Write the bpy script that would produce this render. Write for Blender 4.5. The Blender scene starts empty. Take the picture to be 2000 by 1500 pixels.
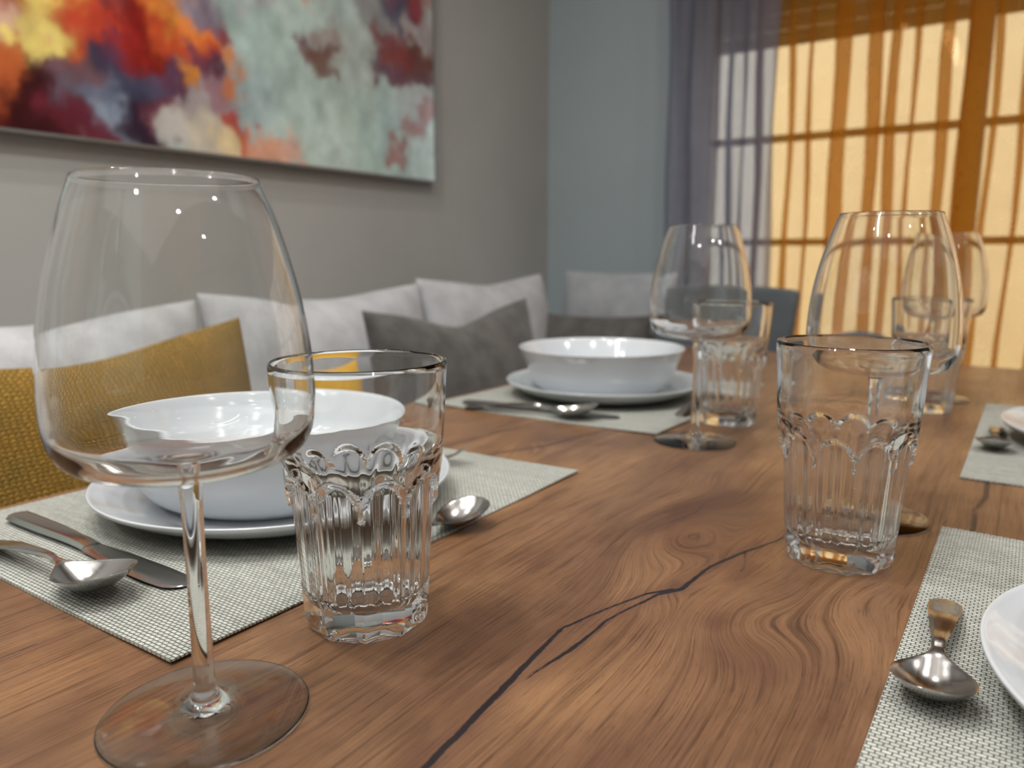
import bpy, math, random
import numpy as np
from mathutils import Vector, Matrix

R = math.radians
SC = bpy.context.scene
COL = SC.collection
TZ = 0.75                       # height of the table top
random.seed(4)

# ------------------------------------------------------------------ camera
cd = bpy.data.cameras.new('camera'); cam = bpy.data.objects.new('camera', cd); COL.objects.link(cam)
cd.sensor_width = 36; cd.lens = 27.0; cd.clip_start = 0.01
cam.location = (0, 0, TZ + 0.20)
cam.rotation_euler = (R(90 - 9.537), 0, R(34.1))
cd.dof.use_dof = True; cd.dof.focus_distance = 0.41; cd.dof.aperture_fstop = 7.0
SC.camera = cam

# ------------------------------------------------------------------ world, lamps, exposure
w = bpy.data.worlds.new('sky'); SC.world = w; w.use_nodes = True
bg = w.node_tree.nodes['Background']
bg.inputs[0].default_value = (0.86, 0.92, 1.0, 1); bg.inputs[1].default_value = 3.0
SC.view_settings.view_transform = 'Standard'; SC.view_settings.look = 'None'
SC.view_settings.gamma = 1; SC.view_settings.use_curve_mapping = False
SC.view_settings.exposure = 0.0
cy = SC.cycles
cy.max_bounces = 20; cy.transmission_bounces = 18; cy.glossy_bounces = 8; cy.diffuse_bounces = 5
cy.transparent_max_bounces = 24; cy.use_denoising = True; cy.sample_clamp_indirect = 8
cy.caustics_refractive = True; cy.caustics_reflective = False; cy.blur_glossy = 0.5

def area(name, loc, sx, sy, watts, color=(1, 1, 1), shape='RECTANGLE', rot=(0, 0, 0)):
    l = bpy.data.lights.new(name, 'AREA'); l.shape = shape; l.size = sx; l.size_y = sy
    l.energy = watts; l.color = color
    o = bpy.data.objects.new(name, l); o.location = loc; o.rotation_euler = rot; COL.objects.link(o)
    return o
area('ceiling_bounce_fill', (0.2, -0.5, 2.56), 2.8, 3.6, 13, (1.0, 0.99, 0.97))  # added soft fill in place of light bounced off the ceiling, no real panel
area('left_wall_fill', (-0.75, 0.15, 2.5), 0.10, 0.10, 9, (1.0, 0.98, 0.95), 'DISK', (0, R(-32), 0))  # added fill that brightens the left wall, not a real fixture
for i, (lx, ly) in enumerate([(-0.95, -0.1), (-0.95, 0.65), (-0.2, -0.5), (-0.25, 0.35), (-0.2, 1.2), (0.6, -0.2), (0.6, 1.0), (1.5, 1.0), (-0.95, -1.2), (1.5, -0.6), (0.2, -1.5), (2.2, 0.2)]):
    area('ceiling_spot_light', (lx, ly, 2.55), 0.07, 0.07, 4.6, (1.0, 0.97, 0.92), 'DISK')
area('linear_pendant_light', (-0.55, -0.55, 2.2), 0.06, 1.0, 8.0, (0.97, 0.99, 1.0))

# ------------------------------------------------------------------ helpers
def tag(o, label=None, cat=None, group=None, kind=None):
    if label: o['label'] = label
    if cat: o['category'] = cat
    if group: o['group'] = group
    if kind: o['kind'] = kind
    return o
def mesh(name, verts, faces, mat=None, parent=None, smooth=True, sharp=None, loc=None, rot=None):
    me = bpy.data.meshes.new(name); me.from_pydata([tuple(v) for v in verts], [], [tuple(f) for f in faces]); me.update()
    if smooth: me.polygons.foreach_set('use_smooth', [True] * len(me.polygons))
    if smooth and sharp: me.set_sharp_from_angle(angle=R(sharp))
    o = bpy.data.objects.new(name, me); COL.objects.link(o)
    if mat: me.materials.append(mat)
    if parent: o.parent = parent
    if loc: o.location = loc
    if rot: o.rotation_euler = rot
    return o
def empty(name, loc=(0, 0, 0), rz=0):
    o = bpy.data.objects.new(name, None); o.empty_display_size = 0.05; o.location = loc
    o.rotation_euler = (0, 0, rz); COL.objects.link(o); return o
def copy_thing(src, loc, rz):
    c = src.copy(); COL.objects.link(c); c.location = loc; c.rotation_euler = (src.rotation_euler[0], src.rotation_euler[1], rz)
    for ch in list(src.children):
        d = ch.copy(); COL.objects.link(d); d.parent = c
        for g in list(ch.children):
            e = g.copy(); COL.objects.link(e); e.parent = d
    return c
def box_vf(x0, x1, y0, y1, z0, z1):
    v = [(x, y, z) for z in (z0, z1) for y in (y0, y1) for x in (x0, x1)]
    return v, [(0, 2, 3, 1), (4, 5, 7, 6), (0, 1, 5, 4), (2, 6, 7, 3), (0, 4, 6, 2), (1, 3, 7, 5)]
def boxes(name, lst, mat, parent=None, bevel=0.0, seg=3):
    V, F = [], []
    for b in lst:
        v, f = box_vf(*b); n = len(V); V += v; F += [tuple(i + n for i in q) for q in f]
    o = mesh(name, V, F, mat, parent, smooth=bevel > 0, sharp=40 if bevel > 0 else None)
    if bevel > 0:
        m = o.modifiers.new('bevel', 'BEVEL'); m.width = bevel; m.segments = seg; m.limit_method = 'ANGLE'
    return o
def lathe(name, prof, mat, parent=None, seg=96, cap0=False, cap1=False, sharp=None, squ=None):
    """prof: list of (r, z); squ rounds the circle towards a soft square"""
    V, F = [], []; n = len(prof)
    for k in range(seg):
        a = 2 * math.pi * k / seg
        s = 1.0
        if squ: s = (abs(math.cos(a)) ** squ + abs(math.sin(a)) ** squ) ** (-1 / squ)
        for r, z in prof: V.append((r * s * math.cos(a), r * s * math.sin(a), z))
    for k in range(seg):
        k2 = (k + 1) % seg
        for j in range(n - 1):
            F.append((k * n + j, k2 * n + j, k2 * n + j + 1, k * n + j + 1))
    if cap0: F.append([k * n for k in range(seg)][::-1])
    if cap1: F.append([k * n + n - 1 for k in range(seg)])
    return mesh(name, V, F, mat, parent, True, sharp)
def smooth_prof(pts, sub=6):
    """Catmull-Rom through the points"""
    P = [np.array(p, float) for p in pts]; P = [2 * P[0] - P[1]] + P + [2 * P[-1] - P[-2]]; out = []
    for i in range(1, len(P) - 2):
        for k in range(sub):
            t = k / sub
            q = 0.5 * ((2 * P[i]) + (-P[i-1] + P[i+1]) * t + (2*P[i-1] - 5*P[i] + 4*P[i+1] - P[i+2]) * t*t + (-P[i-1] + 3*P[i] - 3*P[i+1] + P[i+2]) * t**3)
            out.append((max(float(q[0]), 0.0), float(q[1])))
    out.append((float(P[-2][0]), float(P[-2][1]))); return out
def lin(c):
    return tuple(((x / 255) / 12.92 if x / 255 <= 0.04045 else ((x / 255 + 0.055) / 1.055) ** 2.4) for x in c) + (1,)

# ------------------------------------------------------------------ materials
def new_mat(name):
    m = bpy.data.materials.new(name); m.use_nodes = True; nt = m.node_tree
    b = nt.nodes.get('Principled BSDF'); return m, nt, b
def N(nt, t, **kw):
    n = nt.nodes.new(t)
    for k, v in kw.items(): setattr(n, k, v)
    return n
def math_(nt, op, a, b=None, c=None):
    n = N(nt, 'ShaderNodeMath', operation=op)
    for i, x in enumerate((a, b, c)):
        if x is None: continue
        if isinstance(x, (int, float)): n.inputs[i].default_value = x
        else: nt.links.new(x, n.inputs[i])
    return n.outputs[0]
def ramp(nt, fac, stops):
    r = N(nt, 'ShaderNodeValToRGB'); e = r.color_ramp.elements
    while len(e) > 1: e.remove(e[-1])
    e[0].position = stops[0][0]; e[0].color = stops[0][1]
    for p, c in stops[1:]:
        q = e.new(p); q.color = c
    nt.links.new(fac, r.inputs[0]); return r.outputs[0]
def noise(nt, vec, scale, detail=3, rough=0.55, dist=0.0, out=0):
    n = N(nt, 'ShaderNodeTexNoise'); n.inputs['Scale'].default_value = scale; n.inputs['Detail'].default_value = detail
    n.inputs['Roughness'].default_value = rough; n.inputs['Distortion'].default_value = dist
    if vec is not None: nt.links.new(vec, n.inputs['Vector'])
    return n.outputs[out]
def mixc(nt, fac, a, b, mode='MIX'):
    n = N(nt, 'ShaderNodeMix', data_type='RGBA', blend_type=mode)
    for i, x in ((0, fac), (6, a), (7, b)):
        if isinstance(x, (int, float)): n.inputs[i].default_value = x
        elif isinstance(x, tuple): n.inputs[i].default_value = x
        else: nt.links.new(x, n.inputs[i])
    return n.outputs[2]
def bump(nt, bsdf, h, strength, dist):
    b = N(nt, 'ShaderNodeBump'); b.inputs['Strength'].default_value = strength; b.inputs['Distance'].default_value = dist
    nt.links.new(h, b.inputs['Height']); nt.links.new(b.outputs[0], bsdf.inputs['Normal'])
def combine(nt, x, y, z):
    n = N(nt, 'ShaderNodeCombineXYZ')
    for i, q in enumerate((x, y, z)):
        if isinstance(q, (int, float)): n.inputs[i].default_value = q
        else: nt.links.new(q, n.inputs[i])
    return n.outputs[0]
def objco(nt): return N(nt, 'ShaderNodeTexCoord').outputs['Object']
def sepxyz(nt, v):
    s = N(nt, 'ShaderNodeSeparateXYZ'); nt.links.new(v, s.inputs[0]); return s.outputs

def plaster(name, c, var=0.06, rough=0.85):
    m, nt, b = new_mat(name); co = objco(nt)
    n1 = noise(nt, co, 3.0, 4); n2 = noise(nt, co, 60, 3)
    a = tuple(x * (1 - var) for x in c[:3]) + (1,); d = tuple(min(x * (1 + var), 1) for x in c[:3]) + (1,)
    nt.links.new(ramp(nt, n1, [(0.3, a), (0.7, d)]), b.inputs['Base Color'])
    b.inputs['Roughness'].default_value = rough; bump(nt, b, n2, 0.15, 0.002); return m
M = {}
M['wall_left'] = plaster('grey wall paint', lin((170, 169, 165)), 0.05, 0.55)
M['wall_end'] = plaster('blue grey wall paint', lin((158, 170, 174)), 0.03)
M['wall_other'] = plaster('pale wall paint', lin((205, 203, 198)), 0.03)
M['ceiling'] = plaster('white ceiling paint', lin((235, 235, 233)), 0.02)

m, nt, b = new_mat('brown wood floor'); co = objco(nt)
bt = N(nt, 'ShaderNodeTexBrick'); nt.links.new(co, bt.inputs[0]); bt.inputs['Scale'].default_value = 3
bt.inputs['Color1'].default_value = lin((130, 110, 92)); bt.inputs['Color2'].default_value = lin((112, 94, 78)); bt.inputs['Mortar'].default_value = lin((70, 58, 48))
bt.inputs['Mortar Size'].default_value = 0.004; bt.inputs['Brick Width'].default_value = 3; bt.inputs['Row Height'].default_value = 0.4
nt.links.new(bt.outputs[0], b.inputs['Base Color']); b.inputs['Roughness'].default_value = 0.4; M['floor'] = m

def glass(name, tint=(1, 1, 1, 1)):
    m, nt, b = new_mat(name)
    b.inputs['Base Color'].default_value = tint; b.inputs['Roughness'].default_value = 0.0
    b.inputs['Transmission Weight'].default_value = 1.0; b.inputs['IOR'].default_value = 1.5
    co = objco(nt); bump(nt, b, noise(nt, co, 14, 1), 0.06, 0.004)   # slight waviness of pressed glass
    return m
M['glass'] = glass('clear drinking glass', (0.985, 0.995, 0.992, 1))
m, nt, b = new_mat('window glass'); b.inputs['Base Color'].default_value = (0.95, 0.98, 0.97, 1)
b.inputs['Transmission Weight'].default_value = 1; b.inputs['Roughness'].default_value = 0; b.inputs['IOR'].default_value = 1.45
M['pane'] = m

m, nt, b = new_mat('white porcelain'); co = objco(nt)
nt.links.new(ramp(nt, noise(nt, co, 9, 2), [(0.3, (0.55, 0.58, 0.61, 1)), (0.7, (0.58, 0.61, 0.64, 1))]), b.inputs['Base Color'])
b.inputs['Roughness'].default_value = 0.12; b.inputs['IOR'].default_value = 1.5; b.inputs['Coat Weight'].default_value = 0.4; b.inputs['Coat Roughness'].default_value = 0.03
M['china'] = m

m, nt, b = new_mat('brushed steel'); co = objco(nt); s = sepxyz(nt, co)
v = combine(nt, math_(nt, 'MULTIPLY', s[0], 12), math_(nt, 'MULTIPLY', s[1], 500), 0)
nn = noise(nt, v, 1.0, 3)
b.inputs['Metallic'].default_value = 1; b.inputs['Base Color'].default_value = (0.50, 0.485, 0.47, 1)
nt.links.new(ramp(nt, nn, [(0.3, (0.16,) * 3 + (1,)), (0.8, (0.27,) * 3 + (1,))]), b.inputs['Roughness']); M['steel'] = m

# woven vinyl place mat: rows of thin light bars with dark gaps
m, nt, b = new_mat('woven grey place mat'); co = objco(nt)
dis = N(nt, 'ShaderNodeVectorMath', operation='ADD'); nt.links.new(co, dis.inputs[0])
sc_ = N(nt, 'ShaderNodeVectorMath', operation='SCALE'); nt.links.new(noise(nt, co, 40, 2, out=1), sc_.inputs[0]); sc_.inputs['Scale'].default_value = 0.0009
nt.links.new(sc_.outputs[0], dis.inputs[1])
rot = N(nt, 'ShaderNodeMapping'); nt.links.new(dis.outputs[0], rot.inputs[0]); rot.inputs['Rotation'].default_value = (0, 0, 0)
bt = N(nt, 'ShaderNodeTexBrick'); nt.links.new(rot.outputs[0], bt.inputs[0])
bt.inputs['Scale'].default_value = 1; bt.inputs['Brick Width'].default_value = 0.0040; bt.inputs['Row Height'].default_value = 0.0024
bt.inputs['Mortar Size'].default_value = 0.00040; bt.inputs['Mortar Smooth'].default_value = 0.5
bt.inputs['Color1'].default_value = lin((203, 205, 197)); bt.inputs['Color2'].default_value = lin((184, 186, 178)); bt.inputs['Mortar'].default_value = lin((84, 85, 80))
s = sepxyz(nt, co)
band = noise(nt, combine(nt, math_(nt, 'MULTIPLY', s[0], 5), math_(nt, 'MULTIPLY', s[1], 160), 0), 1, 2)
colr = mixc(nt, 0.5, bt.outputs[0], ramp(nt, band, [(0.25, (0.60, 0.60, 0.56, 1)), (0.7, (1, 1, 1, 1))]), 'MULTIPLY')
nt.links.new(colr, b.inputs['Base Color']); b.inputs['Roughness'].default_value = 0.6
inv = math_(nt, 'SUBTRACT', 1.0, bt.outputs[1]); bump(nt, b, inv, 0.7, 0.0006); M['mat'] = m

# laminated walnut table top, grain follows the attributes stored on the mesh
m, nt, b = new_mat('brown wood grain table top')
def attr(nt, n): 
    a = N(nt, 'ShaderNodeAttribute'); a.attribute_name = n; return a.outputs['Fac']
ph = attr(nt, 'phi'); gy = attr(nt, 'along'); ck = attr(nt, 'crack'); kn = attr(nt, 'knot')
fine = noise(nt, combine(nt, math_(nt, 'MULTIPLY', ph, 800), math_(nt, 'MULTIPLY', gy, 16), 0), 1, 4, 0.65)
ring = noise(nt, combine(nt, math_(nt, 'MULTIPLY', ph, 260), math_(nt, 'MULTIPLY', gy, 3.0), 3.3), 1, 2, 0.5, 0.4)
wide = noise(nt, combine(nt, math_(nt, 'MULTIPLY', ph, 17), math_(nt, 'MULTIPLY', gy, 2.5), 7.7), 1, 3, 0.6)
blot = noise(nt, combine(nt, math_(nt, 'MULTIPLY', ph, 11), math_(nt, 'MULTIPLY', gy, 6.0), 1.7), 1, 4, 0.6)
pore = noise(nt, combine(nt, math_(nt, 'MULTIPLY', ph, 1500), math_(nt, 'MULTIPLY', gy, 90), 9), 1, 2, 0.6)
base = ramp(nt, wide, [(0.28, lin((116, 86, 64))), (0.45, lin((133, 100, 73))), (0.6, lin((144, 109, 78))), (0.75, lin((159, 122, 82)))])
base = mixc(nt, 1.0, base, ramp(nt, ring, [(0.30, (0.60, 0.57, 0.55, 1)), (0.40, (0.90, 0.88, 0.87, 1)), (0.6, (1.0, 0.99, 0.98, 1)), (0.75, (0.92, 0.90, 0.88, 1))]), 'MULTIPLY')
base = mixc(nt, 1.0, base, ramp(nt, fine, [(0.32, (0.46, 0.42, 0.40, 1)), (0.46, (0.92, 0.91, 0.90, 1)), (0.72, (1.22, 1.19, 1.15, 1))]), 'MULTIPLY')
base = mixc(nt, 0.9, base, ramp(nt, blot, [(0.32, (0.50, 0.44, 0.46, 1)), (0.46, (0.80, 0.77, 0.78, 1)), (0.58, (1, 1, 1, 1))]), 'MULTIPLY')
base = mixc(nt, 0.8, base, ramp(nt, pore, [(0.30, (0.6, 0.56, 0.54, 1)), (0.42, (1, 1, 1, 1))]), 'MULTIPLY')
base = mixc(nt, math_(nt, 'MULTIPLY', kn, 0.75), base, lin((84, 56, 46)))
wob = noise(nt, objco(nt), 260, 3)
ckn = math_(nt, 'ADD', ck, math_(nt, 'MULTIPLY', math_(nt, 'SUBTRACT', wob, 0.5), 0.0014))
cm = N(nt, 'ShaderNodeMapRange'); nt.links.new(ckn, cm.inputs[0]); cm.inputs[1].default_value = -0.0001; cm.inputs[2].default_value = 0.0007; cm.inputs[3].default_value = 1; cm.inputs[4].default_value = 0
hal = N(nt, 'ShaderNodeMapRange'); nt.links.new(ckn, hal.inputs[0]); hal.inputs[1].default_value = 0.0; hal.inputs[2].default_value = 0.010; hal.inputs[3].default_value = 0.38; hal.inputs[4].default_value = 0
base = mixc(nt, hal.outputs[0], base, lin((88, 58, 48)))
base = mixc(nt, cm.outputs[0], base, lin((34, 29, 32)))
nt.links.new(base, b.inputs['Base Color'])
nt.links.new(ramp(nt, fine, [(0.2, (0.36,) * 3 + (1,)), (0.8, (0.27,) * 3 + (1,))]), b.inputs['Roughness'])
h = math_(nt, 'ADD', math_(nt, 'MULTIPLY', fine, 0.6), math_(nt, 'MULTIPLY', cm.outputs[0], -1.2))
bump(nt, b, h, 0.18, 0.0006); M['wood'] = m
m, nt, b = new_mat('dark table leg metal'); b.inputs['Base Color'].default_value = lin((45, 44, 44)); b.inputs['Roughness'].default_value = 0.45
nt.links.new(ramp(nt, noise(nt, objco(nt), 30, 2), [(0.3, (0.4,) * 3 + (1,)), (0.7, (0.5,) * 3 + (1,))]), b.inputs['Roughness']); M['dark'] = m

def fabric(name, c1, c2, scale=450, mott=14, bs=0.35):
    m, nt, b = new_mat(name); co = objco(nt)
    n1 = noise(nt, co, mott, 4, 0.6); n2 = noise(nt, co, scale, 2)
    c = mixc(nt, 0.5, ramp(nt, n1, [(0.35, c1), (0.65, c2)]), ramp(nt, n2, [(0.3, (0.7, 0.7, 0.7, 1)), (0.7, (1.15, 1.15, 1.15, 1))]), 'MULTIPLY')
    nt.links.new(c, b.inputs['Base Color']); b.inputs['Roughness'].default_value = 0.95
    b.inputs['Sheen Weight'].default_value = 0.25
    bump(nt, b, n2, bs, 0.002); return m
M['sofa'] = fabric('pale grey velour', lin((176, 177, 180)), lin((200, 201, 204)))
M['sofa2'] = fabric('mid grey velour', lin((150, 153, 158)), lin((165, 168, 172)))
M['darkfab'] = fabric('charcoal fabric', lin((74, 72, 70)), lin((98, 95, 92)), 350, 22)
M['slate'] = fabric('slate fabric', lin((80, 86, 90)), lin((92, 98, 102)), 350, 10)
M['gold'] = fabric('golden mustard fabric', lin((196, 148, 28)), lin((214, 166, 40)), 500, 12)

# chunky mustard knit: rows of small v stitches
m, nt, b = new_mat('mustard knit'); uv = N(nt, 'ShaderNodeTexCoord').outputs['UV']; s = sepxyz(nt, uv)
nv = noise(nt, uv, 30, 2, out=1); sn = sepxyz(nt, nv)
U = math_(nt, 'ADD', math_(nt, 'MULTIPLY', s[0], 74), math_(nt, 'MULTIPLY', sn[0], 1.3))
V_ = math_(nt, 'ADD', math_(nt, 'MULTIPLY', s[1], 88), math_(nt, 'MULTIPLY', sn[1], 1.3))
fu = math_(nt, 'SUBTRACT', math_(nt, 'FRACT', U), 0.5)
rowi = math_(nt, 'FLOOR', U)
vv = math_(nt, 'ADD', V_, math_(nt, 'MULTIPLY', math_(nt, 'ABSOLUTE', fu), 1.1))
fv = math_(nt, 'ABSOLUTE', math_(nt, 'SUBTRACT', math_(nt, 'FRACT', vv), 0.5))
gap = math_(nt, 'MAXIMUM', math_(nt, 'MULTIPLY', fv, 2.0), math_(nt, 'MULTIPLY', math_(nt, 'ABSOLUTE', fu), 1.7))
nz = noise(nt, uv, 260, 3)
hgt = math_(nt, 'SUBTRACT', math_(nt, 'ADD', 1.0, math_(nt, 'MULTIPLY', nz, 0.5)), gap)
c = ramp(nt, hgt, [(0.22, lin((56, 40, 8))), (0.5, lin((134, 104, 34))), (0.95, lin((184, 150, 68)))])
c = mixc(nt, 0.35, c, ramp(nt, noise(nt, uv, 7, 3), [(0.3, lin((150, 140, 60))), (0.7, lin((255, 215, 110)))]), 'MULTIPLY')
nt.links.new(c, b.inputs['Base Color']); b.inputs['Roughness'].default_value = 0.95; bump(nt, b, hgt, 0.9, 0.003); M['knit'] = m

def sheer(name, c, thru, tint):
    m, nt, b = new_mat(name); nt.nodes.remove(b); out = nt.nodes['Material Output']
    tr = N(nt, 'ShaderNodeBsdfTransparent'); tl = N(nt, 'ShaderNodeBsdfTranslucent'); df = N(nt, 'ShaderNodeBsdfDiffuse')
    tr.inputs[0].default_value = tint
    co = objco(nt); nn = noise(nt, co, 6, 3)
    cc = ramp(nt, nn, [(0.3, tuple(x * 0.9 for x in c[:3]) + (1,)), (0.7, c)])
    nt.links.new(cc, tl.inputs[0]); df.inputs[0].default_value = tuple(x * 0.38 for x in c[:3]) + (1,)
    a = N(nt, 'ShaderNodeMixShader'); a.inputs[0].default_value = 0.45; nt.links.new(tl.outputs[0], a.inputs[1]); nt.links.new(df.outputs[0], a.inputs[2])
    weave = N(nt, 'ShaderNodeMapRange'); nt.links.new(noise(nt, co, 40, 2), weave.inputs[0]); weave.inputs[1].default_value = 0.2; weave.inputs[2].default_value = 0.8; weave.inputs[3].default_value = thru - 0.03; weave.inputs[4].default_value = thru + 0.03
    x = N(nt, 'ShaderNodeMixShader'); nt.links.new(weave.outputs[0], x.inputs[0]); nt.links.new(a.outputs[0], x.inputs[1]); nt.links.new(tr.outputs[0], x.inputs[2])
    nt.links.new(x.outputs[0], out.inputs[0]); return m
M['orange'] = sheer('sheer amber curtain', (0.86, 0.40, 0.05, 1), 0.52, (0.97, 0.80, 0.60, 1))
M['grey_sheer'] = sheer('sheer lilac grey curtain', (0.56, 0.55, 0.64, 1), 0.40, (0.58, 0.58, 0.68, 1))
m, nt, b = new_mat('white window frame'); b.inputs['Base Color'].default_value = lin((150, 120, 100)); b.inputs['Roughness'].default_value = 0.4
nt.links.new(ramp(nt, noise(nt, objco(nt), 20, 2), [(0.3, lin((150, 118, 98))), (0.7, lin((158, 126, 104)))]), b.inputs['Base Color']); M['frame'] = m
M['facade'] = plaster('cream facade render', lin((226, 212, 180)), 0.04)
M['pave'] = plaster('pale paving', lin((200, 190, 175)), 0.06)

# ------------------------------------------------------------------ room shell
XW, YE = -1.5, 2.45
def struct(o, label=None): tag(o, label, kind='structure'); return o
struct(boxes('floor', [(XW - .15, 3.2, -3.2, YE + .2, -0.1, 0)], M['floor']))
struct(boxes('ceiling', [(XW - .15, 3.2, -3.2, YE + .2, 2.6, 2.7)], M['ceiling']))
struct(boxes('wall_left', [(XW - .15, XW, -3.2, YE + .2, 0, 2.6)], M['wall_left']))
struct(boxes('wall_right', [(3.05, 3.2, -3.2, YE + .2, 0, 2.6)], M['wall_other']))
struct(boxes('wall_back', [(XW, 3.05, -3.2, -3.05, 0, 2.6)], M['wall_other']))
WX0, WX1, WZ0, WZ1 = -0.97, 1.15, 0.12, 2.2
struct(boxes('wall_end', [(XW, WX0, YE, YE + .2, 0, 2.6), (WX1, 3.05, YE, YE + .2, 0, 2.6), (WX0, WX1, YE, YE + .2, WZ1, 2.6), (WX0, WX1, YE, YE + .2, 0, WZ0)], M['wall_end']))
win = struct(empty('window_1', (0, YE + .1, WZ0)))
wf = []
for x0, x1 in ((WX0, WX0 + .05), (WX1 - .05, WX1), (-0.215, -0.155), (0.46, 0.52)): wf.append((x0, x1, -.03, .03, 0, WZ1 - WZ0))
boxes('window_frame', wf + [(WX0 + .05, WX1 - .05, -.03, .03, 0, .05), (WX0 + .05, WX1 - .05, -.03, .03, WZ1 - WZ0 - .05, WZ1 - WZ0)], M['frame'], win)
for z in (0.99, 1.31):
    for x0, x1 in ((WX0 + .05, -.215), (-.155, .46), (.52, WX1 - .05)):
        boxes('glazing_bar', [(x0, x1, -.012, .012, z - WZ0 - .011, z - WZ0 + .011)], M['frame'], win)
for x0, x1 in ((WX0 + .05, -.215), (-.155, .46), (.52, WX1 - .05)):
    boxes('pane', [(x0, x1, .016, .020, .05, WZ1 - WZ0 - .05)], M['pane'], win)
sh = empty('added_shutter', (0, YE + .17, 1.60)); tag(sh, 'added brown shutter outside the window, darkening the top of the curtains', 'shutter')  # made-up blocker: keeps outside light off the curtain tops, like an overhang's shadow
for k in range(12):
    boxes('slat', [(WX0 + .005, WX1 - .005, -.008, .008, k * .05 + .0015, k * .05 + .0485)], M['frame'], sh, 0.003, 2)
struct(boxes('wall_outside', [(-7, 1.6, 7.5, 7.7, -.1, 3.6)], M['facade']))
struct(boxes('ground', [(-8, 8, YE + .21, 12, -.2, -.1)], M['pave']))

# ------------------------------------------------------------------ curtains
def curtain(name, x0, x1, yc, z0, z1, mat, seed, P, A, over):
    rnd = random.Random(seed); n = int((x1 - x0) / P); ns = n * 22; V, F = [], []
    per = [rnd.uniform(0.75, 1.3) for _ in range(n)]; tot = sum(per); amps = [rnd.uniform(0.6, 1.25) for _ in range(n + 1)]
    ts, xs, ys = [], [], []
    acc = 0
    for i in range(n):
        wdt = (x1 - x0) * per[i] / tot
        for k in range(22):
            t = k / 22; a = amps[i] * (1 - t) + amps[i + 1] * t
            xs.append(x0 + acc + wdt * t - wdt * over * math.sin(4 * math.pi * t) * a); ys.append(yc + A * a * math.sin(2 * math.pi * t))
        acc += wdt
    nz = 16
    for j in range(nz + 1):
        z = z0 + (z1 - z0) * j / nz; f = 1 - 0.25 * j / nz
        for k in range(ns):
            sway = 0.006 * math.sin(5 * xs[k] + 3.1 * z + seed)
            V.append((xs[k] + sway + 0.004 * math.sin(9 * z + k * .21), yc + (ys[k] - yc) * f, z))
    for j in range(nz):
        for k in range(ns - 1):
            F.append((j * ns + k, j * ns + k + 1, (j + 1) * ns + k + 1, (j + 1) * ns + k))
    return mesh(name, V, F, mat)
tag(curtain('curtain', -0.985, -0.655, 2.300, 0.03, 2.32, M['grey_sheer'], 3, 0.075, 0.028, 0.20), 'sheer lilac grey curtain hanging beside the amber one', 'curtain')
tag(curtain('curtain', -0.69, -0.165, 2.370, 0.03, 2.32, M['orange'], 8, 0.120, 0.032, 0.23), 'sheer amber curtain next to the grey curtain', 'curtain')
tag(curtain('curtain', -0.195, 1.25, 2.300, 0.03, 2.32, M['orange'], 11, 0.125, 0.032, 0.23), 'sheer amber curtain at the right edge of the photo', 'curtain')
v, f = [], []
rod = lathe('curtain_rod', [(0.012, -1.25), (0.012, 1.3)], M['dark'], None, 16, True, True); rod.rotation_euler = (0, R(90), 0); rod.location = (0.02, 2.345, 2.335)
tag(rod, 'dark curtain rod above the window curtains', 'curtain rod')

# ------------------------------------------------------------------ picture on the left wall
def vnoise(x, y, seed):
    """smooth value noise for numpy arrays"""
    rs = np.random.RandomState(seed); T = rs.rand(64, 64)
    xi = np.floor(x).astype(int); yi = np.floor(y).astype(int); fx = x - xi; fy = y - yi
    fx = fx * fx * (3 - 2 * fx); fy = fy * fy * (3 - 2 * fy)
    g = lambda a, c: T[a % 64, c % 64]
    return (g(xi, yi) * (1 - fx) + g(xi + 1, yi) * fx) * (1 - fy) + (g(xi, yi + 1) * (1 - fx) + g(xi + 1, yi + 1) * fx) * fy
def fbm(x, y, seed, o=4):
    s = 0; a = 0.5
    for i in range(o): s = s + a * (vnoise(x, y, seed + i) - 0.5); x = x * 2.03; y = y * 2.03; a *= 0.55
    return s
def pic_uv(px, py):
    """photo pixel -> (y, z) on the picture wall"""
    az = R(34.1) - math.atan((px - 1000) / 1521.0); yy = 1.5 / math.tan(az); fw = 1.5 / math.sin(az) * math.cos(az - R(34.1))
    return yy, 0.95 + (498 - py) * fw / 1521
PY0, PY1, PZ0, PZ1 = 0.15, 1.775, 1.163, 2.02
ny, nz_ = 330, 175
yy, zz = np.meshgrid(np.linspace(PY0, PY1, ny), np.linspace(PZ0, PZ1, nz_), indexing='ij')
wy = yy + 0.10 * fbm(yy * 9, zz * 9, 5) + 0.07 * fbm(yy * 30, zz * 22, 55); wz = zz + 0.10 * fbm(yy * 9 + 30, zz * 9, 6) + 0.07 * fbm(yy * 30, zz * 22 + 9, 66)
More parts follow.
